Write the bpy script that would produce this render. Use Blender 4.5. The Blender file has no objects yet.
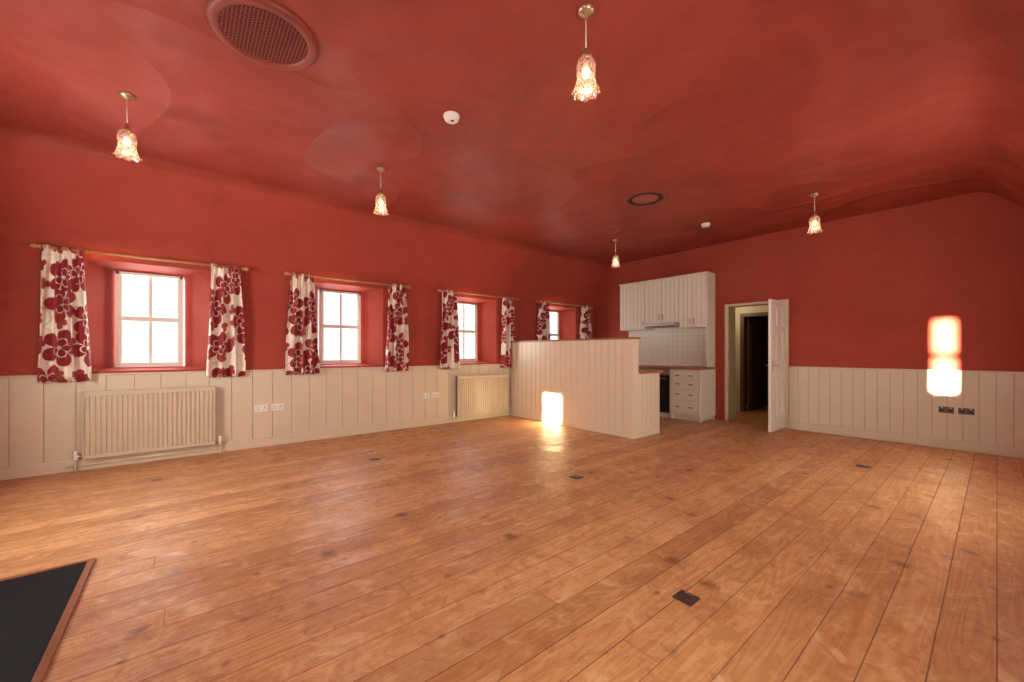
import bpy, bmesh, math, random
from mathutils import Vector, Matrix
random.seed(7)
S = bpy.context.scene
COL = S.collection
S.view_settings.view_transform = 'Standard'
S.view_settings.look = 'None'
S.view_settings.exposure = 0.0

# ------------------------------------------------------------------ dimensions (metres)
XL, XR = -5.92, 0.65
YN, YB = -1.50, 7.33
H = 3.12
DADO = 0.97

# ------------------------------------------------------------------ material helpers
class NT:
    def __init__(s, name):
        s.mat = bpy.data.materials.new(name); s.mat.use_nodes = True
        s.t = s.mat.node_tree; s.n = s.t.nodes; s.l = s.t.links
        s.b = s.n['Principled BSDF']; s.out = s.n['Material Output']
    def put(s, sock, v):
        if hasattr(v, 'is_output'): s.l.new(v, sock)
        elif v is not None: sock.default_value = v
    def m(s, op, a, b=None, c=None, clamp=False):
        n = s.n.new('ShaderNodeMath'); n.operation = op; n.use_clamp = clamp
        s.put(n.inputs[0], a); s.put(n.inputs[1], b)
        if c is not None: s.put(n.inputs[2], c)
        return n.outputs[0]
    def pos(s):
        g = s.n.new('ShaderNodeNewGeometry'); sp = s.n.new('ShaderNodeSeparateXYZ')
        s.l.new(g.outputs['Position'], sp.inputs[0]); return g.outputs['Position'], sp.outputs
    def vec(s, x, y, z=0.0):
        n = s.n.new('ShaderNodeCombineXYZ')
        s.put(n.inputs[0], x); s.put(n.inputs[1], y); s.put(n.inputs[2], z); return n.outputs[0]
    def noise(s, v, scale=1, detail=3, rough=.5, dist=0):
        n = s.n.new('ShaderNodeTexNoise'); s.put(n.inputs['Vector'], v)
        n.inputs['Scale'].default_value = scale; n.inputs['Detail'].default_value = detail
        n.inputs['Roughness'].default_value = rough; n.inputs['Distortion'].default_value = dist
        return n.outputs['Fac']
    def mapr(s, v, a, b, c, d, smooth=False):
        n = s.n.new('ShaderNodeMapRange'); s.put(n.inputs[0], v)
        if smooth: n.interpolation_type = 'SMOOTHSTEP'
        for i, k in enumerate((a, b, c, d)): n.inputs[i+1].default_value = k
        return n.outputs[0]
    def mix(s, f, a, b, mode='MIX'):
        n = s.n.new('ShaderNodeMix'); n.data_type = 'RGBA'; n.blend_type = mode
        s.put(n.inputs[0], f)
        for sock, v in ((n.inputs[6], a), (n.inputs[7], b)):
            if isinstance(v, tuple): v = (*v[:3], 1)
            s.put(sock, v)
        return n.outputs[2]
    def bump(s, h, strength=.2, dist=.01):
        n = s.n.new('ShaderNodeBump'); n.inputs['Strength'].default_value = strength
        n.inputs['Distance'].default_value = dist; s.put(n.inputs['Height'], h)
        s.l.new(n.outputs[0], s.b.inputs['Normal'])
    def base(s, v):
        if isinstance(v, tuple): v = (*v[:3], 1)
        s.put(s.b.inputs['Base Color'], v)

def simple(name, col, rough=.5, metal=0, var=.06, nscale=6, bump=0, spec=.5, emis=None, es=0):
    t = NT(name); p, _ = t.pos()
    f = t.noise(p, nscale, 4)
    d = tuple(max(0, c*(1-var*2)) for c in col); u = tuple(min(1, c*(1+var)) for c in col)
    t.base(t.mix(f, d, u))
    t.b.inputs['Roughness'].default_value = rough; t.b.inputs['Metallic'].default_value = metal
    t.b.inputs['Specular IOR Level'].default_value = spec
    if bump: t.bump(t.noise(p, nscale*12, 4), bump, .004)
    if emis:
        t.b.inputs['Emission Color'].default_value = (*emis, 1); t.b.inputs['Emission Strength'].default_value = es
    return t.mat

def red_paint(name, c0, c1, rough, spec=.22, wave=.06, rg=.05, smudge=.25):
    t = NT(name); p, _ = t.pos()
    big = t.noise(p, .8, 4, .55, .8)
    fine = t.noise(p, 7, 5, .6)
    f = t.m('ADD', t.m('MULTIPLY', big, .7), t.m('MULTIPLY', fine, .3))
    base = t.mix(t.mapr(f, .32, .68, 0, 1), c0, c1)
    sm = t.noise(p, 2.1, 6, .7, 1.2)
    base = t.mix(t.mapr(sm, .55, .75, 0, smudge), base, tuple(c*.55 for c in c0))
    t.base(base)
    t.put(t.b.inputs['Roughness'], t.mapr(t.noise(p, 1.7, 3), .3, .7, rough-.06, rough+.1))
    t.b.inputs['Specular IOR Level'].default_value = spec
    rn = t.noise(p, .55, 1, .4, .6)
    ridge = t.m('POWER', t.m('SUBTRACT', 1.0, t.m('MINIMUM', 1.0, t.m('MULTIPLY', t.m('ABSOLUTE', t.m('SUBTRACT', rn, .5)), 9.0))), 2.0)
    hgt = t.m('ADD', t.m('MULTIPLY', t.noise(p, 1.3, 2), 1.0), t.m('MULTIPLY', ridge, rg))
    t.bump(t.m('ADD', hgt, t.m('MULTIPLY', t.noise(p, 50, 3), .02)), .9, wave)
    return t.mat
M_RED = red_paint('red_wall_paint', (.34, .052, .033), (.43, .074, .048), .68, .20, .035, .02)
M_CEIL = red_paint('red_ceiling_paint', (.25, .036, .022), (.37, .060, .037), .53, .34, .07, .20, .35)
M_CREAM = simple('cream_paint', (.70, .60, .45), .38, var=.04, nscale=3, bump=.05)
M_CREAM2 = simple('cream_paint_partition', (.80, .70, .53), .32, var=.03, nscale=3, bump=.04)
M_WHITE = simple('white_gloss_paint', (.80, .77, .69), .3, var=.03)
M_CAB = simple('cabinet_paint', (.80, .75, .63), .35, var=.03)
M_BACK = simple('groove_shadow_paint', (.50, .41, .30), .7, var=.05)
M_RAD = simple('radiator_enamel', (.66, .56, .42), .3, var=.03)
M_POLE = simple('pine_pole', (.55, .27, .10), .35, var=.15, nscale=20)
M_WOOD = simple('oak_worktop', (.42, .17, .06), .3, var=.25, nscale=14)
M_STEEL = simple('brushed_steel', (.62, .60, .58), .28, metal=1, var=.05)
M_DSTEEL = simple('dark_steel', (.16, .11, .09), .35, metal=.7, var=.05)
M_BLACK = simple('black_glass', (.01, .01, .012), .08, var=.1)
M_SLATE = simple('slate_hearth', (.004, .005, .007), .6, var=.4, nscale=9, bump=.2, spec=.10)
M_PLAST = simple('white_plastic', (.85, .84, .8), .35, var=.02)
M_SLOT = simple('socket_slot', (.03, .03, .03), .5, var=.05)
M_GRILLE = simple('red_grille_paint', (.27, .048, .034), .5, var=.1)
M_DARKRED = simple('vent_interior', (.04, .010, .008), .8, var=.2)  # dark colour painted in for the vent's shaded recess
M_PINK = simple('vent_pink_interior', (.36, .10, .07), .7, var=.1)
M_BRASS = simple('aged_brass', (.55, .40, .25), .35, metal=.8, var=.1)
M_HALL = simple('hall_plaster', (.66, .58, .42), .7, var=.06, nscale=2)
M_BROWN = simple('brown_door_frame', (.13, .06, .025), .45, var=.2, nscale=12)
M_DARK = simple('dark_room_plaster', (.03, .022, .018), .8, var=.1)  # near-black walls: the unlit room's darkness put into the colour
M_TRIMW = simple('hearth_oak_edge', (.30, .10, .035), .3, var=.2, nscale=20)
M_BULB = simple('bulb_glow', (1, .9, .75), .4, emis=(1, .66, .38), es=3)
M_SUNBLOCK = simple('roller_blind_fabric', (.75, .72, .66), .8)  # added blind, hung to block the sun

def floor_mat():
    t = NT('varnished_pine_boards'); p, o = t.pos()
    X, Y = o[0], o[1]
    bw = .165
    bx = t.m('DIVIDE', X, bw); idx = t.m('FLOOR', bx); fx = t.m('FRACT', bx)
    def wn(v):
        n = t.n.new('ShaderNodeTexWhiteNoise'); n.noise_dimensions = '3D'; t.put(n.inputs['Vector'], v); return n.outputs['Value']
    r1 = wn(t.vec(idx, 3.3, 0))
    yy = t.m('DIVIDE', t.m('ADD', Y, t.m('MULTIPLY', r1, 7.0)), 4.2)
    idy = t.m('FLOOR', yy); fy = t.m('FRACT', yy)
    r2 = wn(t.vec(idx, idy, 5.1))
    r3 = wn(t.vec(idx, idy, 9.7))
    zo = t.m('MULTIPLY', r2, 31.0)
    # knots: irregular dark centres with figured grain swirling round them
    def knots(sx, sy, lo, hi, thr, seed, wob, power=.5):
        v = t.n.new('ShaderNodeTexVoronoi'); v.voronoi_dimensions = '3D'
        w1 = t.m('MULTIPLY', t.m('SUBTRACT', t.noise(t.vec(t.m('MULTIPLY', X, 24), t.m('MULTIPLY', Y, 20), seed), 1, 4, .7), .5), wob)
        w2 = t.m('MULTIPLY', t.m('SUBTRACT', t.noise(t.vec(t.m('MULTIPLY', X, 20), t.m('MULTIPLY', Y, 24), seed+9), 1, 4, .7), .5), wob)
        t.put(v.inputs['Vector'], t.vec(t.m('ADD', t.m('MULTIPLY', X, sx), w1), t.m('ADD', t.m('MULTIPLY', Y, sy), w2), seed))
        v.inputs['Scale'].default_value = 1
        sc = t.n.new('ShaderNodeSeparateColor'); t.l.new(v.outputs['Color'], sc.inputs[0])
        on = t.m('POWER', t.m('MAXIMUM', t.mapr(sc.outputs[0], thr, 1, 0, 1), 0.0), power)
        return t.m('MULTIPLY', t.mapr(v.outputs['Distance'], lo, hi, 1, 0, True), on), v.outputs['Distance']
    k1, d1 = knots(3.6, 3.6, .04, .23, .22, 0.0, .34)
    k2, d2 = knots(7.5, 6.5, .03, .20, .60, 4.0, .25)
    halo, d3 = knots(3.6, 2.8, .05, .60, .10, 0.0, .8)
    g1 = t.noise(t.vec(t.m('MULTIPLY', X, 9.0), t.m('MULTIPLY', Y, .6), zo), 1, 2, .45, .3)
    rings = t.m('MULTIPLY_ADD', t.m('SINE', t.m('ADD', t.m('MULTIPLY', g1, 75.0), t.m('MULTIPLY', halo, 9.0))), .5, .5)
    g2 = t.noise(t.vec(t.m('MULTIPLY', X, 100.0), t.m('MULTIPLY', Y, 2.5), zo), 1, 5, .6)
    grain = t.m('ADD', t.m('MULTIPLY', rings, .34), t.m('MULTIPLY', g2, .66))
    base = t.mix(t.mapr(grain, .22, .78, 0, 1), (.50, .230, .088), (.70, .385, .175))
    tone = t.mix(r2, (.76, .70, .64), (1.08, 1.08, 1.08))
    base = t.mix(1.0, base, tone, 'MULTIPLY')
    base = t.mix(t.mapr(r3, .6, 1, 0, .30), base, (.70, .42, .22))
    worn = t.noise(p, .9, 5, .6, .6)
    base = t.mix(t.mapr(worn, .45, .70, 0, .35), base, (.46, .18, .075))
    blot = t.noise(t.vec(t.m('MULTIPLY', X, 7.0), t.m('MULTIPLY', Y, 6.0), zo), 1, 6, .72, 2.2)
    base = t.mix(t.mapr(blot, .50, .66, 0, .60), base, (.36, .125, .044))
    pale = t.noise(t.vec(t.m('MULTIPLY', X, 6.0), t.m('MULTIPLY', Y, 3.6), t.m('ADD', zo, 7.0)), 1, 6, .70, 1.4)
    base = t.mix(t.mapr(pale, .52, .68, 0, .60), base, (.79, .51, .285))
    base = t.mix(t.m('MULTIPLY', halo, .45), base, (.32, .108, .040))
    base = t.mix(t.m('MULTIPLY', k1, .85), base, (.13, .040, .016))
    base = t.mix(t.m('MULTIPLY', k2, .70), base, (.15, .048, .020))
    e = t.m('MINIMUM', fx, t.m('SUBTRACT', 1.0, fx))
    gap = t.mapr(e, .005, .022, 1, 0)
    gy = t.mapr(fy, .0003, .0009, 1, 0)
    gm = t.m('MAXIMUM', gap, gy)
    gv = t.mapr(r1, 0, 1, .5, .9)
    base = t.mix(t.m('MULTIPLY', gm, gv), base, (.09, .027, .011))
    t.base(base)
    rg = t.noise(p, 5, 6, .7, .4)
    t.put(t.b.inputs['Roughness'], t.m('ADD', t.mapr(rg, .3, .7, .32, .60), t.m('MULTIPLY', gm, .3)))
    t.b.inputs['Specular IOR Level'].default_value = .42
    cup = t.m('MULTIPLY', t.m('MULTIPLY', t.m('SUBTRACT', fx, .5), t.m('SUBTRACT', fx, .5)), 1.2)
    tilt = t.m('MULTIPLY', t.m('MULTIPLY', t.m('SUBTRACT', fx, .5), t.m('SUBTRACT', r2, .5)), .6)
    hgt = t.m('ADD', t.m('ADD', cup, tilt), t.m('ADD', t.m('MULTIPLY', grain, .12), t.m('MULTIPLY', gm, -.4)))
    hgt = t.m('ADD', hgt, t.m('MULTIPLY', t.noise(p, 10, 4), .7))
    t.bump(hgt, .6, .007)
    return t.mat
M_FLOOR = floor_mat()

def tile_mat():
    t = NT('white_wall_tiles'); p, o = t.pos()
    def e(v, s):
        f = t.m('FRACT', t.m('DIVIDE', v, s)); return t.m('MINIMUM', f, t.m('SUBTRACT', 1.0, f))
    g = t.m('MINIMUM', e(o[0], .1), e(o[2], .1))
    m = t.mapr(g, .01, .03, 1, 0)
    t.base(t.mix(m, (.80, .75, .64), (.58, .52, .43)))
    t.b.inputs['Roughness'].default_value = .15
    t.bump(t.m('MULTIPLY', m, -1.0), .4, .003)
    return t.mat
M_TILE = tile_mat()

def curtain_mat():
    t = NT('floral_curtain_fabric')
    uv = t.n.new('ShaderNodeUVMap').outputs[0]
    def flower(scale, R, off, petals, vein=True, thr=0.0):
        mp = t.n.new('ShaderNodeVectorMath'); mp.operation = 'ADD'; t.put(mp.inputs[0], uv); mp.inputs[1].default_value = (off, off*1.7, 0)
        v = t.n.new('ShaderNodeTexVoronoi'); v.voronoi_dimensions = '2D'; v.inputs['Scale'].default_value = scale
        v.inputs['Randomness'].default_value = .55
        t.l.new(mp.outputs[0], v.inputs['Vector'])
        df = t.n.new('ShaderNodeVectorMath'); df.operation = 'SUBTRACT'
        t.l.new(mp.outputs[0], df.inputs[0]); t.l.new(v.outputs['Position'], df.inputs[1])
        sp = t.n.new('ShaderNodeSeparateXYZ'); t.l.new(df.outputs[0], sp.inputs[0])
        sc = t.n.new('ShaderNodeSeparateColor'); t.l.new(v.outputs['Color'], sc.inputs[0])
        x, y = sp.outputs[0], sp.outputs[1]
        r = t.m('SQRT', t.m('ADD', t.m('MULTIPLY', x, x), t.m('MULTIPLY', y, y)))
        th = t.m('ADD', t.m('ARCTAN2', y, x), t.m('MULTIPLY', sc.outputs[0], 6.28))
        pc = t.m('ABSOLUTE', t.m('COSINE', t.m('MULTIPLY', th, petals/2)))
        pc = t.m('POWER', pc, .6)
        rr = t.m('MULTIPLY', t.m('MULTIPLY_ADD', pc, .62, .38), R)
        mask = t.m('LESS_THAN', r, rr)
        if vein:
            ring = t.m('LESS_THAN', t.m('ABSOLUTE', t.m('SUBTRACT', r, t.m('MULTIPLY', rr, .50))), R*.03)
            ray = t.m('MULTIPLY', t.m('LESS_THAN', pc, .30), t.m('GREATER_THAN', r, R*.12))
            core = t.m('LESS_THAN', r, R*.10)
            cut = t.m('MAXIMUM', t.m('MAXIMUM', ring, ray), core)
            mask = t.m('MULTIPLY', mask, t.m('SUBTRACT', 1.0, cut))
        if thr: mask = t.m('MULTIPLY', mask, t.m('GREATER_THAN', sc.outputs[1], thr))
        return mask
    f1 = flower(2.75, .190, .13, 5)
    f2 = flower(5.5, .062, 3.7, 3, False, .5)
    ln = t.m('LESS_THAN', t.m('ABSOLUTE', t.m('SUBTRACT', t.noise(uv, 6, 1, .4, .5), .5)), .010)
    c = t.mix(t.m('MULTIPLY', ln, .5), (.88, .82, .71), (.46, .30, .24))
    c = t.mix(f2, c, (.36, .04, .05))
    c = t.mix(f1, c, (.31, .011, .024))
    t.base(c)
    t.b.inputs['Roughness'].default_value = .75
    t.b.inputs['Sheen Weight'].default_value = .15
    return t.mat
M_CURT = curtain_mat()

def glass_mat(name, refl=.06, tint=(1, 1, 1), rough=.02):
    t = NT(name); t.n.remove(t.b)
    tr = t.n.new('ShaderNodeBsdfTransparent'); tr.inputs[0].default_value = (*tint, 1)
    gl = t.n.new('ShaderNodeBsdfGlossy'); gl.inputs['Roughness'].default_value = rough
    p, _ = t.pos(); f = t.mapr(t.noise(p, 3, 2), 0, 1, refl*.8, refl*1.2)
    mx = t.n.new('ShaderNodeMixShader'); t.l.new(f, mx.inputs[0])
    t.l.new(tr.outputs[0], mx.inputs[1]); t.l.new(gl.outputs[0], mx.inputs[2]); t.l.new(mx.outputs[0], t.out.inputs[0])
    return t.mat
M_GLASS = glass_mat('window_glass')

def shade_mat():
    t = NT('frosted_glass_shade'); t.n.remove(t.b)
    tr = t.n.new('ShaderNodeBsdfTransparent'); tr.inputs[0].default_value = (1, .94, .88, 1)
    tl = t.n.new('ShaderNodeBsdfTranslucent'); tl.inputs[0].default_value = (.80, .58, .46, 1)
    gl = t.n.new('ShaderNodeBsdfGlossy'); gl.inputs['Roughness'].default_value = .12
    df = t.n.new('ShaderNodeBsdfDiffuse'); df.inputs[0].default_value = (.85, .62, .52, 1)
    def mx(f, a, b):
        n = t.n.new('ShaderNodeMixShader'); t.put(n.inputs[0], f)
        t.l.new(a, n.inputs[1]); t.l.new(b, n.inputs[2]); return n.outputs[0]
    p, _ = t.pos(); nf = t.mapr(t.noise(p, 70, 2), .4, .6, .25, .5)
    a = mx(.6, tl.outputs[0], df.outputs[0]); a = mx(nf, tr.outputs[0], a); a = mx(.10, a, gl.outputs[0])
    t.l.new(a, t.out.inputs[0]); return t.mat
M_SHADE = shade_mat()

# ------------------------------------------------------------------ geometry helpers
class Bld:
    def __init__(s, name): s.name = name; s.bm = bmesh.new(); s.mats = []; s.uv = None
    def mi(s, m):
        if m not in s.mats: s.mats.append(m)
        return s.mats.index(m)
    def box(s, x0, x1, y0, y1, z0, z1, m):
        if x0 > x1: x0, x1 = x1, x0
        if y0 > y1: y0, y1 = y1, y0
        if z0 > z1: z0, z1 = z1, z0
        v = [s.bm.verts.new(c) for c in ((x0,y0,z0),(x1,y0,z0),(x1,y1,z0),(x0,y1,z0),(x0,y0,z1),(x1,y0,z1),(x1,y1,z1),(x0,y1,z1))]
        i = s.mi(m)
        for q in ((0,3,2,1),(4,5,6,7),(0,1,5,4),(1,2,6,5),(2,3,7,6),(3,0,4,7)):
            f = s.bm.faces.new([v[k] for k in q]); f.material_index = i
        return s
    def quad(s, pts, m, smooth=False):
        f = s.bm.faces.new([s.bm.verts.new(p) for p in pts]); f.material_index = s.mi(m); f.smooth = smooth
    def lathe(s, prof, c, m, seg=32, mod=None, axis='Z', smooth=True):
        rings = []
        for k, (r, z) in enumerate(prof):
            ring = []
            for j in range(seg):
                a = 2*math.pi*j/seg; rr = r; zz = z
                if mod: rr, zz = mod(k, a, r, z)
                if axis == 'Z': p = (c[0]+rr*math.cos(a), c[1]+rr*math.sin(a), c[2]+zz)
                elif axis == 'Y': p = (c[0]+rr*math.cos(a), c[1]+zz, c[2]+rr*math.sin(a))
                else: p = (c[0]+zz, c[1]+rr*math.cos(a), c[2]+rr*math.sin(a))
                ring.append(s.bm.verts.new(p))
            rings.append(ring)
        i = s.mi(m)
        for a, b in zip(rings, rings[1:]):
            for j in range(seg):
                f = s.bm.faces.new((a[j], a[(j+1) % seg], b[(j+1) % seg], b[j])); f.material_index = i; f.smooth = smooth
        for ring, rv in ((rings[0], True), (rings[-1], False)):
            if 0 < (ring[0].co-ring[seg//2].co).length < .012:
                f = s.bm.faces.new(ring if not rv else ring[::-1]); f.material_index = i
    def cyl(s, p0, p1, r, m, seg=16, caps=True):
        p0 = Vector(p0); p1 = Vector(p1); d = (p1-p0)
        q = d.to_track_quat('Z', 'Y'); L = d.length; i = s.mi(m); R = []
        for z in (0, L):
            R.append([s.bm.verts.new(p0+q @ Vector((r*math.cos(2*math.pi*j/seg), r*math.sin(2*math.pi*j/seg), z))) for j in range(seg)])
        for j in range(seg):
            f = s.bm.faces.new((R[0][j], R[0][(j+1) % seg], R[1][(j+1) % seg], R[1][j])); f.material_index = i; f.smooth = True
        if caps:
            f = s.bm.faces.new(R[0][::-1]); f.material_index = i
            f = s.bm.faces.new(R[1]); f.material_index = i
    def ball(s, c, r, m, sc=(1, 1, 1)):
        n = 10
        prof = [(max(r*math.sin(math.pi*k/n), .0004), -r*math.cos(math.pi*k/n)*sc[2]) for k in range(n+1)]
        s.lathe(prof, c, m, 20)
    def done(s, bevel=0, origin=True, seg=2):
        if bevel >= 0: bmesh.ops.recalc_face_normals(s.bm, faces=s.bm.faces)
        me = bpy.data.meshes.new(s.name)
        off = Vector((0, 0, 0))
        if origin:
            vs = [v.co for v in s.bm.verts]
            mn = [min(v[i] for v in vs) for i in range(3)]; mx = [max(v[i] for v in vs) for i in range(3)]
            off = Vector(((mn[0]+mx[0])/2, (mn[1]+mx[1])/2, mn[2]))
            for v in s.bm.verts: v.co -= off
        s.bm.to_mesh(me); s.bm.free()
        for m in s.mats: me.materials.append(m)
        ob = bpy.data.objects.new(s.name, me); ob.location = off; COL.objects.link(ob)
        if bevel > 0:
            b = ob.modifiers.new('bevel', 'BEVEL'); b.width = bevel; b.segments = seg; b.limit_method = 'ANGLE'; b.angle_limit = math.radians(40)
        return ob

def holed_wall(b, axis, c, a0, a1, z0, z1, holes, m):
    A = sorted({a0, a1, *[h[0] for h in holes], *[h[1] for h in holes]})
    Z = sorted({z0, z1, *[h[2] for h in holes], *[h[3] for h in holes]})
    P = (lambda a, z: (c, a, z)) if axis == 'x' else (lambda a, z: (a, c, z))
    for i in range(len(A)-1):
        for j in range(len(Z)-1):
            ca, cz = (A[i]+A[i+1])/2, (Z[j]+Z[j+1])/2
            if any(h[0] < ca < h[1] and h[2] < cz < h[3] for h in holes): continue
            b.quad([P(A[i], Z[j]), P(A[i+1], Z[j]), P(A[i+1], Z[j+1]), P(A[i], Z[j+1])], m)

def loft_hole(b, r0, r1, m):
    for k in range(4):
        b.quad([r0[k], r0[(k+1) % 4], r1[(k+1) % 4], r1[k]], m)

def boards(b, axis, a0, a1, z0, z1, front, back, w, m, gap=.004):
    n = max(1, round((a1-a0)/w)); w = (a1-a0)/n
    for i in range(n):
        u0, u1 = a0+i*w+gap/2, a0+(i+1)*w-gap/2
        if axis == 'x': b.box(front, back, u0, u1, z0, z1, m)
        else: b.box(u0, u1, front, back, z0, z1, m)

K = .90
def area(name, loc, rot, sx, sy, e, col):
    l = bpy.data.lights.new(name, 'AREA'); l.shape = 'RECTANGLE'; l.size = sx; l.size_y = sy
    l.energy = e*K; l.color = col
    o = bpy.data.objects.new(name, l); COL.objects.link(o); o.location = loc; o.rotation_euler = rot
    return o

# ------------------------------------------------------------------ room shell
b = Bld('floor'); b.quad([(XL-.4, YN-.3, 0), (XR+.3, YN-.3, 0), (XR+.3, 10.2, 0), (XL-.4, 10.2, 0)], M_FLOOR); b.done(-1, False)

WIN = [-.31, 1.79, 3.95, 6.15]
WH, WO = .29, .53          # half widths: sash / opening
XP = XL-.30                # sash plane
b = Bld('wall_left')
holed_wall(b, 'x', XL, YN, YB, 0, 2.25, [(c-WO, c+WO, 1.0, 2.16) for c in WIN], M_RED)
for c in WIN:
    o = [(XL, c-WO, 1.0), (XL, c+WO, 1.0), (XL, c+WO, 2.16), (XL, c-WO, 2.16)]
    i = [(XP-.06, c-WH, 1.03), (XP-.06, c+WH, 1.03), (XP-.06, c+WH, 2.10), (XP-.06, c-WH, 2.10)]
    loft_hole(b, o, i, M_RED)
b.done(-1, False)

DX0, DX1, DZ = -2.98, -2.12, 2.0
b = Bld('wall_back')
holed_wall(b, 'y', YB, XL, XR, 0, H, [(DX0, DX1, 0, DZ)], M_RED)
b.quad([(DX0, YB, 0), (DX0, YB+.3, 0), (DX0, YB+.3, DZ), (DX0, YB, DZ)], M_HALL)
b.quad([(DX1, YB, 0), (DX1, YB+.3, 0), (DX1, YB+.3, DZ), (DX1, YB, DZ)], M_HALL)
b.quad([(DX0, YB, DZ), (DX0, YB+.3, DZ), (DX1, YB+.3, DZ), (DX1, YB, DZ)], M_HALL)
b.done(-1, False)

# wall behind the camera: unseen slits shaped for sun patches, windows added for fill
SA = (-.765, -.605, 1.42, 2.30); SB = (-5.15, -4.75, .53, .98)
NB = [(-4.35, -3.35, 1.0, 2.1), (-.42, .48, 1.0, 2.1)]
b = Bld('wall_near'); holed_wall(b, 'y', YN, XL, XR, 0, H, [SA, SB]+NB, M_RED); b.done(-1, False)
for k, h in enumerate((SA, SB)):  # unseen slits, sized to throw the two sun patches
    b = Bld('window_%d' % (k+7))
    x0, x1, z0, z1 = h; y = YN-.04
    b.box(x0-.04, x0+.0, y-.02, y+.035, z0-.04, z1+.04, M_WHITE); b.box(x1, x1+.04, y-.02, y+.035, z0-.04, z1+.04, M_WHITE)
    b.box(x0, x1, y-.02, y+.035, z0-.04, z0, M_WHITE); b.box(x0, x1, y-.02, y+.035, z1, z1+.04, M_WHITE)
    if k == 0: b.box(x0, x1, y-.015, y+.015, (z0+z1)/2-.04, (z0+z1)/2+.04, M_WHITE)
    b.done(.003)
for k, (x0, x1, z0, z1) in enumerate(NB):
    b = Bld('window_%d' % (k+9)); y = YN-.05
    b.box(x0-.02, x0+.05, y-.02, y+.03, z0-.02, z1+.02, M_WHITE); b.box(x1-.05, x1+.02, y-.02, y+.03, z0-.02, z1+.02, M_WHITE)
    b.box(x0, x1, y-.02, y+.03, z0-.02, z0+.05, M_WHITE); b.box(x0, x1, y-.02, y+.03, z1-.05, z1+.02, M_WHITE)
    b.box(x0, x1, y-.035, y-.032, z0, z1, M_SUNBLOCK); b.done(.003)  # added blind keeps the sun out of the fill window
    area('daylight_near_window', ((x0+x1)/2, YN-.03, (z0+z1)/2), (math.radians(90), 0, 0), x1-x0-.1, z1-z0-.1, (74, 24)[k], (1, .94, .83))  # fill light in the added window, for surfaces facing the camera
RW = [1.2, 4.6]  # unseen windows added to let more daylight into the room
b = Bld('wall_right')
holed_wall(b, 'x', XR, YN, YB, 0, 2.25, [(c-.5, c+.5, 1.0, 2.1) for c in RW], M_RED); b.done(-1, False)

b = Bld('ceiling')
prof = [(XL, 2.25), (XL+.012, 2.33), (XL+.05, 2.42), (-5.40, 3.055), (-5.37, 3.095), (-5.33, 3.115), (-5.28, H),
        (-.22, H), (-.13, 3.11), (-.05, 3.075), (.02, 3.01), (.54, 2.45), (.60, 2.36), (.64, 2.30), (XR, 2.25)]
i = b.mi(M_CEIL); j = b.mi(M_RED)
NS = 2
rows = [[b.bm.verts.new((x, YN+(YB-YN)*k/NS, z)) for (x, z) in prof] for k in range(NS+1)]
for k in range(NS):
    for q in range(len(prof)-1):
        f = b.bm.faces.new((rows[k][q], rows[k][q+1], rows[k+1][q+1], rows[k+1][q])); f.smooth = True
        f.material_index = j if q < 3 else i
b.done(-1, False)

# hallway beyond the doorway
b = Bld('wall_hall')
hy0, hy1 = YB+.30, YB+1.35
hx0, hx1 = -3.9, -1.7
b.quad([(hx0, hy0, 0), (hx0, hy1, 0), (hx0, hy1, 2.3), (hx0, hy0, 2.3)], M_HALL)
b.quad([(hx1, hy0, 0), (hx1, hy1, 0), (hx1, hy1, 2.3), (hx1, hy0, 2.3)], M_HALL)
b.quad([(hx0, hy0, 2.3), (hx1, hy0, 2.3), (hx1, hy1, 2.3), (hx0, hy1, 2.3)], M_HALL)
holed_wall(b, 'y', hy0, hx0, hx1, 0, 2.3, [(DX0, DX1, 0, DZ)], M_HALL)
hd = (-3.22, -2.5, 0, 1.9)
holed_wall(b, 'y', hy1, hx0, hx1, 0, 2.3, [hd], M_HALL)
y2 = hy1+1.3
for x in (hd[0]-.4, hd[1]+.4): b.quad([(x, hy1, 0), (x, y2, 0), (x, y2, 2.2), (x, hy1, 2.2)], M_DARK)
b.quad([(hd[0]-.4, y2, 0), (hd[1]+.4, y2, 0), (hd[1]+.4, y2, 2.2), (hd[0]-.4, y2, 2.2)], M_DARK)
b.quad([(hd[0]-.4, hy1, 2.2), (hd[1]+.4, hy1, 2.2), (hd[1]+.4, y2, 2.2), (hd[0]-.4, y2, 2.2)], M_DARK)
b.done(-1, False)
b = Bld('trim_5')
b.box(hd[0]-.07, hd[0], hy1-.03, hy1+.1, 0, hd[3]+.07, M_BROWN); b.box(hd[1], hd[1]+.07, hy1-.03, hy1+.1, 0, hd[3]+.07, M_BROWN)
b.box(hd[0], hd[1], hy1-.03, hy1+.1, hd[3], hd[3]+.07, M_BROWN); b.done(.004)
b = Bld('door_2')   # half open brown inner door
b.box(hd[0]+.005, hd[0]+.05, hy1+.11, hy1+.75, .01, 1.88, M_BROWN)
b.box(hd[0]+.05, hd[0]+.06, hy1+.2, hy1+.66, .2, .85, M_BROWN); b.box(hd[0]+.05, hd[0]+.06, hy1+.2, hy1+.66, 1.0, 1.75, M_BROWN); b.done(.004)

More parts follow.
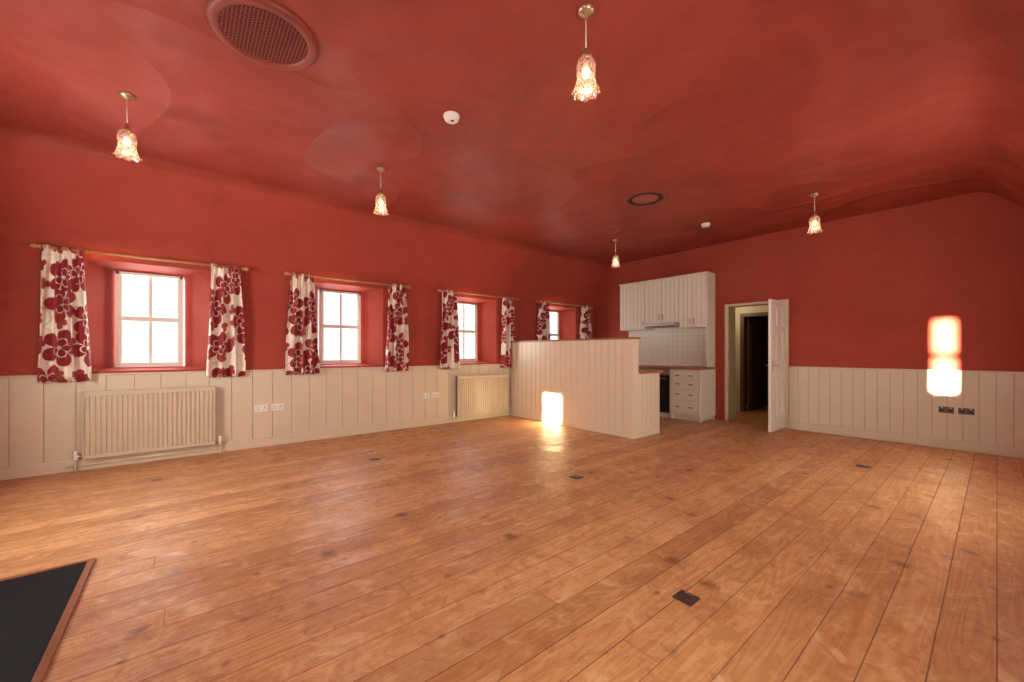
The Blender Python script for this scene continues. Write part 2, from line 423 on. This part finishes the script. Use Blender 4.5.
# ------------------------------------------------------------------ wainscot + baseboards
b = Bld('trim_1')
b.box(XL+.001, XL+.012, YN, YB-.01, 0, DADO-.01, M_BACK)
boards(b, 'x', YN, YB-.02, .02, DADO-.012, XL+.020, XL+.004, .215, M_CREAM)
b.box(XL+.001, XL+.028, YN, YB-.01, DADO-.010, DADO+.006, M_CREAM); b.done(.003)
b = Bld('trim_2')
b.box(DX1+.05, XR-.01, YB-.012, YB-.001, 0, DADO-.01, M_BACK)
boards(b, 'y', DX1+.05, XR-.01, .02, DADO-.012, YB-.020, YB-.004, .13, M_CREAM)
b.box(DX1+.05, XR-.01, YB-.028, YB-.001, DADO-.010, DADO+.006, M_CREAM); b.done(.003)
b = Bld('baseboard_left'); b.box(XL+.02, XL+.042, YN, 4.77, 0, .115, M_CREAM); b.done(.006)
b = Bld('baseboard_back'); b.box(DX1+.05, XR-.01, YB-.042, YB-.02, 0, .115, M_CREAM); b.done(.006)

# ------------------------------------------------------------------ windows
def window(name, c):
    b = Bld(name); x = XP
    y0, y1, z0, z1 = c-WH+.002, c+WH-.002, 1.032, 2.098
    fw = .030
    b.box(x-.04, x+.03, y0, y0+fw, z0, z1, M_WHITE); b.box(x-.04, x+.03, y1-fw, y1, z0, z1, M_WHITE)
    b.box(x-.04, x+.03, y0, y1, z1-fw, z1, M_WHITE); b.box(x-.04, x+.045, y0, y1, z0, z0+.05, M_WHITE)
    zm = (z0+z1)/2+.01
    b.box(x-.02, x+.022, y0+fw, y1-fw, zm-.026, zm+.026, M_WHITE)
    for (a, d) in ((y0+fw, y0+fw+.022), (y1-fw-.022, y1-fw)): b.box(x-.02, x+.015, a, d, z0+.05, z1-fw, M_WHITE)
    b.box(x-.015, x+.01, c-.016, c+.016, z0+.05, z1-fw, M_WHITE)
    b.box(x-.004, x-.001, y0+fw, y1-fw, z0+.05, z1-fw, M_GLASS)
    b.done(.003)
    area('daylight_'+name, (x-.12, c, 1.56), (0, math.radians(-90), 0), 1.2, .72, 26, (1, .97, .94))
for k, c in enumerate(WIN): window('window_%d' % (k+1), c)
for k, c in enumerate(RW):
    b = Bld('window_%d' % (k+5)); x = XR+.03
    for (a, d) in ((c-.5, c-.45), (c+.45, c+.5), (c-.015, c+.015)): b.box(x-.02, x+.03, a, d, 1.0, 2.1, M_WHITE)
    for (a, d) in ((1.0, 1.06), (2.05, 2.1), (1.53, 1.57)): b.box(x-.02, x+.03, c-.5, c+.5, a, d, M_WHITE)
    b.done(.003)
    area('daylight_right_window', (x+.05, c, 1.55), (0, math.radians(90), 0), 1.06, .96, 70, (1, .94, .83))  # fill light for the added right-hand window

# ------------------------------------------------------------------ curtains & poles
PC = [-.27, 1.86, 4.08, 6.29]
def curtain(y0, y1, zb=.905):
    b = Bld('curtain'); uvl = b.bm.loops.layers.uv.new('UVMap'); i = b.mi(M_CURT)
    nf = random.choice((3, 3.5, 4)); ph = random.random()*6; NU, NV = 72, 26
    zt = 2.235; uoff = random.random()*5; V = []
    for v in range(NV+1):
        tv = v/NV; z = zt+(zb-zt)*tv; row = []
        k = .72+.28*min(1, tv*1.1)
        for u in range(NU+1):
            tu = u/NU
            yy = (y0+y1)/2+(tu-.5)*(y1-y0)*k
            yy += .012*math.sin(tv*3+ph)*tv
            amp = .018+.030*min(1, tv*2.5)
            a = tu*nf*2*math.pi+ph+.35*math.sin(tv*4+ph)
            xx = XL+.085+amp*math.sin(a)+.010*math.sin(2.3*a+tv*5)
            yy += .010*math.cos(a)*min(1, tv*2)
            zz = z + (.008*math.sin(a+1) if v == NV else 0)
            row.append(b.bm.verts.new((xx, yy, zz)))
        V.append(row)
    for v in range(NV):
        for u in range(NU):
            f = b.bm.faces.new((V[v][u], V[v][u+1], V[v+1][u+1], V[v+1][u])); f.smooth = True; f.material_index = i
            for lp, (a, d) in zip(f.loops, ((u, v), (u+1, v), (u+1, v+1), (u, v+1))):
                lp[uvl].uv = (uoff+a/NU*.56, -d/NV*1.33+uoff)
    ob = b.done(-1)
    s = ob.modifiers.new('solid', 'SOLIDIFY'); s.thickness = .003
for c in PC:
    b = Bld('curtain_pole'); x = XL+.085; z = 2.215
    b.cyl((x, c-.80, z), (x, c+.80, z), .014, M_POLE)
    for sg in (-1, 1):
        b.lathe([(.015, 0), (.022, .005*1), (.022, .015), (.015, .02), (.024, .035), (.027, .05), (.022, .066), (.010, .075), (.001, .077)],
                (x, c+sg*.80, z), M_POLE, 20, mod=(lambda k, a, r, zz, sg=sg: (r, zz*sg)), axis='Y')
        b.box(XL+.002, XL+.012, c+sg*.72-.02, c+sg*.72+.02, z-.04, z+.03, M_POLE)
        b.box(XL+.010, x, c+sg*.72-.010, c+sg*.72+.010, z-.022, z-.006, M_POLE)
        for r in range(6):    # rings
            yy = c+sg*(.50+r*.055)
            n = 18; rr = .021
            for q in range(n):
                a0, a1 = 2*math.pi*q/n, 2*math.pi*(q+1)/n
                b.cyl((x+rr*math.cos(a0), yy, z+rr*math.sin(a0)), (x+rr*math.cos(a1), yy, z+rr*math.sin(a1)), .003, M_POLE, 6, False)
    b.done(-1)
    curtain(c-.85, c-.47); curtain(c+.45, c+.83, .95 if c > 6 else .905)

# ------------------------------------------------------------------ radiators
def radiator(y0, y1, z0, z1):
    b = Bld('radiator'); xb = XL+.045; xf = XL+.12
    b.box(xb+.02, xf-.018, y0, y1, z0, z1-.01, M_RAD)
    b.box(xb+.01, xf, y0, y0+.012, z0+.01, z1, M_RAD); b.box(xb+.01, xf, y1-.012, y1, z0+.01, z1, M_RAD)
    b.box(xb+.01, xf, y0, y1, z1-.012, z1, M_RAD)
    n = round((y1-y0-.04)/.04); w = (y1-y0-.04)/n
    b.box(xf-.022, xf-.006, y0+.01, y1-.01, z0+.0, z0+.035, M_RAD); b.box(xf-.022, xf-.006, y0+.01, y1-.01, z1-.05, z1-.012, M_RAD)
    for k in range(n):
        a = y0+.02+k*w
        pts = [(xf-.018, a+.004), (xf-.004, a+.011), (xf-.004, a+w-.011), (xf-.018, a+w-.004)]
        for (p, q) in zip(pts, pts[1:]):
            b.quad([(p[0], p[1], z0+.035), (q[0], q[1], z0+.035), (q[0], q[1], z1-.05), (p[0], p[1], z1-.05)], M_RAD)
    for yy, sg in ((y0, -1), (y1, 1)):
        b.cyl((xb+.035, yy, z0+.03), (xb+.035, yy+sg*.05, z0+.03), .010, M_STEEL)
        b.cyl((xb+.035, yy+sg*.05, z0+.05), (xb+.035, yy+sg*.05, 0.0), .008, M_CREAM)
        b.cyl((xb+.035, yy+sg*.05, z0+.0), (xb+.035, yy+sg*.05, z0+.09), .018, M_PLAST)
    for yy in (y0+.15, y1-.15): b.box(XL+.022, xb+.025, yy-.015, yy+.015, z0+.08, z1-.08, M_RAD)
    b.cyl((XL+.055, y0-.12, .055), (XL+.055, y1+.05, .055), .009, M_CREAM)
    b.done(.0025)
radiator(-.80, .27, .12, .80); radiator(3.57, 4.68, .10, .79)

# ------------------------------------------------------------------ sockets
def socket_left(y, z):
    b = Bld('double_socket'); x = XL+.020
    b.box(x, x+.012, y-.073, y+.073, z-.043, z+.043, M_PLAST)
    for s_ in (-.036, .036):
        b.box(x+.012, x+.0125, y+s_-.005, y+s_+.005, z+.002, z+.014, M_SLOT)
        for q in (-.011, .011): b.box(x+.012, x+.0125, y+s_+q-.005, y+s_+q+.005, z-.018, z-.012, M_SLOT)
        b.box(x+.012, x+.016, y+s_*.5-.006, y+s_*.5+.006, z+.018, z+.034, M_PLAST)
    b.done(.003)
for y in (.74, .92, 3.02, 3.19): socket_left(y, .49)
def socket_back(x, z):
    b = Bld('double_socket'); y = YB-.020
    b.box(x-.065, x+.065, y-.010, y, z-.038, z+.038, M_DSTEEL)
    for s_ in (-.036, .036):
        b.box(x+s_-.02, x+s_+.02, y-.012, y-.010, z-.025, z+.012, M_SLOT); b.box(x+s_-.006, x+s_+.006, y-.015, y-.010, z+.018, z+.034, M_STEEL)
    b.done(.003)
socket_back(-.40, .48); socket_back(-.235, .48)
def floor_socket(x, y, w=.125):
    b = Bld('floor_socket'); b.box(x-w/2, x+w/2, y-w/2, y+w/2, 0, .006, M_DSTEEL)
    b.box(x-w/2+.012, x+w/2-.012, y-w/2+.012, y+w/2-.012, .006, .009, M_DSTEEL)
    b.box(x-.02, x+.02, y+w/2-.022, y+w/2-.014, .009, .012, M_STEEL); b.done(.002)
for p in ((-.96, 1.885, .095), (-2.56, 2.90, .10), (-.89, 5.5, .11), (-4.42, 1.64, .10)): floor_socket(*p)

# ------------------------------------------------------------------ hearth
b = Bld('fireplace_hearth')
b.box(-3.27, -1.25, YN+.01, -.43, 0, .012, M_SLATE)
b.box(-3.30, -3.27, YN+.01, -.40, 0, .016, M_TRIMW); b.box(-1.25, -1.22, YN+.01, -.40, 0, .016, M_TRIMW)
b.box(-3.27, -1.25, -.43, -.40, 0, .016, M_TRIMW); b.done(.003)

# ------------------------------------------------------------------ partition + peninsula
PY0, PY1, PX1 = 4.78, 4.88, -3.17
b = Bld('panelled_partition')
b.box(XL+.034, PX1-.01, PY0+.008, PY1, 0, 1.38, M_CREAM2)
boards(b, 'y', XL+.034, PX1-.075, .03, 1.375, PY0, PY0+.018, .118, M_CREAM2, .007)
b.box(XL+.034, PX1-.07, PY0-.012, PY0+.006, 0, .07, M_CREAM2)
b.box(PX1-.075, PX1, PY0-.006, PY1+.004, 0, 1.378, M_CREAM2)
b.box(XL+.034, PX1+.02, PY0-.02, PY1+.02, 1.378, 1.405, M_WOOD)
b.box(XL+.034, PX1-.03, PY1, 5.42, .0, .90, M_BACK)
boards(b, 'x', PY1+.005, 5.40, .06, .895, PX1-.004, PX1-.035, .105, M_CREAM2)
b.box(PX1-.03, PX1+.004, PY1+.005, 5.42, 0, .06, M_CREAM2)
b.box(PX1-.05, PX1, 5.38, 5.43, 0, .895, M_CREAM2)
b.box(XL+.034, PX1+.03, PY1+.005, 5.47, .895, .935, M_WOOD)
b.done(.003)

# ------------------------------------------------------------------ kitchen units
KX = -3.19; KF = YB-.60
b = Bld('kitchen_base_units')
b.box(XL+.036, KX-.02, KF+.03, YB-.005, .10, .895, M_CAB)
b.box(XL+.036, KX-.06, KF+.08, YB-.05, 0, .10, M_CAB)
b.box(KX-.02, KX, KF+.005, YB-.005, .08, .895, M_CAB)
b.box(KX-.0, KX+.006, KF+.03, KF+.09, .08, .89, M_CAB); b.box(KX, KX+.006, YB-.09, YB-.03, .08, .89, M_CAB)
b.box(KX, KX+.006, KF+.09, YB-.09, .08, .16, M_CAB); b.box(KX, KX+.006, KF+.09, YB-.09, .83, .89, M_CAB)
for yy in (KF+.04, YB-.09): b.box(KX-.05, KX, yy, yy+.05, 0, .10, M_CAB)
b.box(KX-.56, KX-.51, KF+.04, KF+.09, 0, .10, M_CAB)
zz = .12
for hgt in (.24, .20, .16, .14):
    b.box(KX-.53, KX-.03, KF+.008, KF+.03, zz, zz+hgt-.012, M_CAB)
    b.box(KX-.50, KX-.06, KF+.004, KF+.010, zz+.02, zz+hgt-.032, M_CAB)
    for kx in (KX-.40, KX-.16): b.box(kx-.035, kx+.035, KF-.012, KF+.005, zz+hgt/2-.012, zz+hgt/2+.004, M_DSTEEL)
    zz += hgt
ox0, ox1 = KX-1.15, KX-.56
b.box(ox0, ox1, KF, KF+.03, .10, .78, M_BLACK); b.box(ox0, ox1, KF-.004, KF+.03, .78, .885, M_STEEL)
b.cyl((ox0+.05, KF-.035, .72), (ox1-.05, KF-.035, .72), .008, M_STEEL)
for q in (ox0+.06, ox1-.06): b.cyl((q, KF-.035, .72), (q, KF, .72), .006, M_STEEL)
for q in range(4): b.cyl((ox0+.1+q*.13, KF-.025, .835), (ox0+.1+q*.13, KF-.004, .835), .016, M_DSTEEL)
a0 = XL+.05
for q in range(2):
    x0 = a0+q*.76; boards(b, 'y', x0+.01, x0+.74, .12, .88, KF+.008, KF+.03, .092, M_CAB)
    b.ball((x0+.68, KF-.005, .8), .015, M_DSTEEL)
b.box(XL+.036, KX+.03, KF-.02, YB-.005, .895, .935, M_WOOD)
b.box(ox0+.02, ox1-.02, KF+.05, YB-.10, .935, .942, M_BLACK)
b.done(.003)
b = Bld('tiled_splashback')
b.box(-4.99, KX-.02, YB-.014, YB-.002, .937, 1.80, M_TILE)
for q in (-4.55, -3.45):
    b.box(q-.045, q+.045, YB-.022, YB-.012, 1.10, 1.19, M_PLAST)
    b.box(q-.01, q+.01, YB-.026, YB-.02, 1.13, 1.15, M_SLOT)
b.done(.002)
WF = YB-.33
b = Bld('kitchen_wall_units')
T = 2.60
secs = [(-4.99, -4.40, 1.64, 1), (-4.40, -3.70, 1.75, 2), (-3.70, KX-.02, 1.64, 2)]
for x0, x1, z0, nd in secs:
    b.box(x0, x1, WF+.02, YB-.016, z0, T-.02, M_CAB)
    w = (x1-x0)/nd
    for d in range(nd):
        u0, u1 = x0+d*w+.006, x0+(d+1)*w-.006
        boards(b, 'y', u0, u1, z0+.004, T-.03, WF, WF+.018, .088, M_CAB, .005)
        hx = u1-.03 if (d == 0) else u0+.03
        b.cyl((hx, WF-.022, z0+.06), (hx, WF-.022, z0+.16), .006, M_DSTEEL, 8)
        for hz in (z0+.065, z0+.155): b.cyl((hx, WF-.022, hz), (hx, WF, hz), .004, M_DSTEEL, 8)
b.box(-5.0, KX+.0, WF-.012, YB-.016, T-.025, T, M_CAB)
b.box(KX-.02, KX, WF, YB-.016, .937, T-.02, M_CAB)
b.done(.003)
b = Bld('cooker_hood')
b.box(-4.395, -3.705, WF-.14, YB-.02, 1.69, 1.745, M_STEEL)
b.box(-4.395, -3.705, WF-.16, WF-.14, 1.685, 1.735, M_STEEL)
b.box(-4.3, -3.8, WF-.10, YB-.08, 1.682, 1.69, M_DSTEEL); b.done(.004)

# ------------------------------------------------------------------ doorway frame and panelled leaf
b = Bld('trim_3')
b.box(DX0-.05, DX0+.012, YB-.022, YB+.02, 0, DZ+.03, M_CREAM); b.box(DX1-.012, DX1+.045, YB-.022, YB+.02, 0, DZ+.03, M_CREAM)
b.box(DX0+.012, DX1-.012, YB-.022, YB+.02, DZ-.012, DZ+.03, M_CREAM); b.done(.006)
b = Bld('door_1')
lx = DX1-.035; y0, y1 = YB-.64, YB-.03
z0, z1 = .012, 1.985; th = .04
b.box(lx, lx+th, y0, y0+.10, z0, z1, M_WHITE); b.box(lx, lx+th, y1-.10, y1, z0, z1, M_WHITE)
ym = (y0+y1)/2
b.box(lx, lx+th, ym-.04, ym+.04, z0, z1, M_WHITE)
for (a, d) in ((z0, z0+.20), (.78, .93), (1.50, 1.60), (z1-.11, z1)): b.box(lx+.0005, lx+th-.0005, y0+.10, y1-.10, a, d, M_WHITE)
b.box(lx+.016, lx+th-.016, y0+.10, y1-.10, z0+.2, z1-.11, M_WHITE)
for (ya, yb) in ((y0+.10, ym-.04), (ym+.04, y1-.10)):
    for (a, d) in ((z0+.2, .78), (.93, 1.50), (1.60, z1-.11)):
        b.box(lx+.009, lx+th-.009, ya+.03, yb-.03, a+.03, d-.03, M_WHITE)
for sg, xx in ((1, lx+th), (-1, lx)):
    b.box(xx, xx+sg*.006, y0+.03, y0+.07, .90, 1.06, M_BRASS); b.cyl((xx, y0+.05, 1.0), (xx+sg*.05, y0+.05, 1.0), .007, M_BRASS)
    b.cyl((xx+sg*.05, y0+.045, 1.0), (xx+sg*.05, y0+.14, 1.0), .007, M_BRASS)
b.done(.003)

# ------------------------------------------------------------------ ceiling fittings
def vent(x, y, R, inner, grid, dp=1.0):
    b = Bld('ceiling_vent')
    b.lathe([(R-.065, -.004*dp), (R-.06, -.018*dp), (R-.04, -.030*dp), (R-.018, -.026*dp), (R-.004, -.016*dp), (R, 0)], (x, y, H), M_GRILLE, 48)
    i = b.mi(inner)
    vs = [b.bm.verts.new((x+(R-.05)*math.cos(2*math.pi*k/40), y+(R-.05)*math.sin(2*math.pi*k/40), H-.002)) for k in range(40)]
    f = b.bm.faces.new(vs); f.material_index = i
    r = R-.058
    if grid:
        n = 24
        for k in range(1, n):
            o = -r+2*r*k/n; hl = math.sqrt(max(r*r-o*o, 0))
            b.box(x+o-.0025, x+o+.0025, y-hl, y+hl, H-.014, H-.011, M_GRILLE)
            b.box(x-hl, x+hl, y+o-.0025, y+o+.0025, H-.013, H-.010, M_GRILLE)
    else:
        b.lathe([(.155, -.003), (.165, -.006), (r-.002, -.006), (r, -.003)], (x, y, H), M_DARKRED, 40)
    b.done(-1)
vent(-2.81, .375, .29, M_DARKRED, True, .9)
vent(-2.80, 4.46, .275, M_PINK, False, .35)
def smoke(x, y):
    b = Bld('smoke_alarm')
    b.lathe([(.064, 0), (.066, -.012), (.058, -.018), (.057, -.034), (.048, -.044), (.02, -.048), (.001, -.048)], (x, y, H), M_PLAST, 36)
    b.lathe([(.012, -.047), (.012, -.052), (.001, -.052)], (x+.015, y, H), M_SLOT, 12); b.done(-1)
smoke(-2.81, 1.67); smoke(-2.77, 6.03)

def pendant(x, y, P=1.1):
    b = Bld('pendant_lamp')
    b.lathe([(.046, 0), (.048, -.010), (.038, -.020), (.022, -.028), (.010, -.036), (.004, -.040)], (x, y, H), M_BRASS, 28)
    b.cyl((x, y, H-.035), (x, y, H-.225), .0032, M_PLAST, 8)
    b.lathe([(.004, -.215), (.014, -.222), (.016, -.25), (.028, -.262), (.030, -.275), (.026, -.280)], (x, y, H), M_BRASS, 24)
    def scal(k, a, r, z):
        if k >= 6:
            f = (k-5)/4; return r*(1+.05*f*math.cos(8*a)), z-.005*f*math.cos(8*a)
        return r*(1+.012*math.cos(16*a)), z
    b.lathe([(.026, -.268), (.038, -.275), (.050, -.295), (.055, -.325), (.052, -.355), (.050, -.38), (.053, -.405), (.060, -.43), (.070, -.450), (.078, -.462)],
            (x, y, H), M_SHADE, 48, scal)
    b.ball((x, y, H-.35), .024, M_BULB, (1, 1, 1.4))
    b.cyl((x, y, H-.28), (x, y, H-.325), .013, M_PLAST, 12)
    ob = b.done(-1)
    l = bpy.data.lights.new('bulb', 'POINT'); l.energy = P; l.color = (1, .70, .45); l.shadow_soft_size = .03
    o = bpy.data.objects.new('bulb_light', l); COL.objects.link(o); o.parent = ob
    o.location = Vector((x, y, H-.42))-ob.location
for p in ((-1.465, 1.74), (-4.12, -.337), (-4.10, 1.585), (-4.14, 5.69), (-1.405, 5.91), (-1.45, -.34)): pendant(*p)  # last pendant is out of view, added as extra light

l = bpy.data.lights.new('hall_lamp', 'POINT'); l.energy = 6; l.color = (1, .84, .6); l.shadow_soft_size = .08
o = bpy.data.objects.new('hall_lamp', l); o.location = (-3.4, YB+.8, 2.1); COL.objects.link(o)

# ------------------------------------------------------------------ sun, sky, camera
l = bpy.data.lights.new('sun', 'SUN'); l.energy = 130; l.color = (1, .85, .56); l.angle = math.radians(.95)
o = bpy.data.objects.new('sun', l); COL.objects.link(o)
o.rotation_euler = Vector((.03, 1, -.08)).to_track_quat('-Z', 'Y').to_euler()
w = bpy.data.worlds.new('sky'); S.world = w; w.use_nodes = True
bg = w.node_tree.nodes['Background']; bg.inputs[0].default_value = (.92, .96, 1, 1); bg.inputs[1].default_value = 1.5

cam = bpy.data.cameras.new('camera'); cam.sensor_width = 36; cam.lens = 13.99; cam.shift_y = .0107; cam.clip_start = .05
co = bpy.data.objects.new('camera', cam); COL.objects.link(co)
co.location = (0, 0, 1.2); co.rotation_euler = (math.radians(90), 0, math.radians(50.63)); S.camera = co
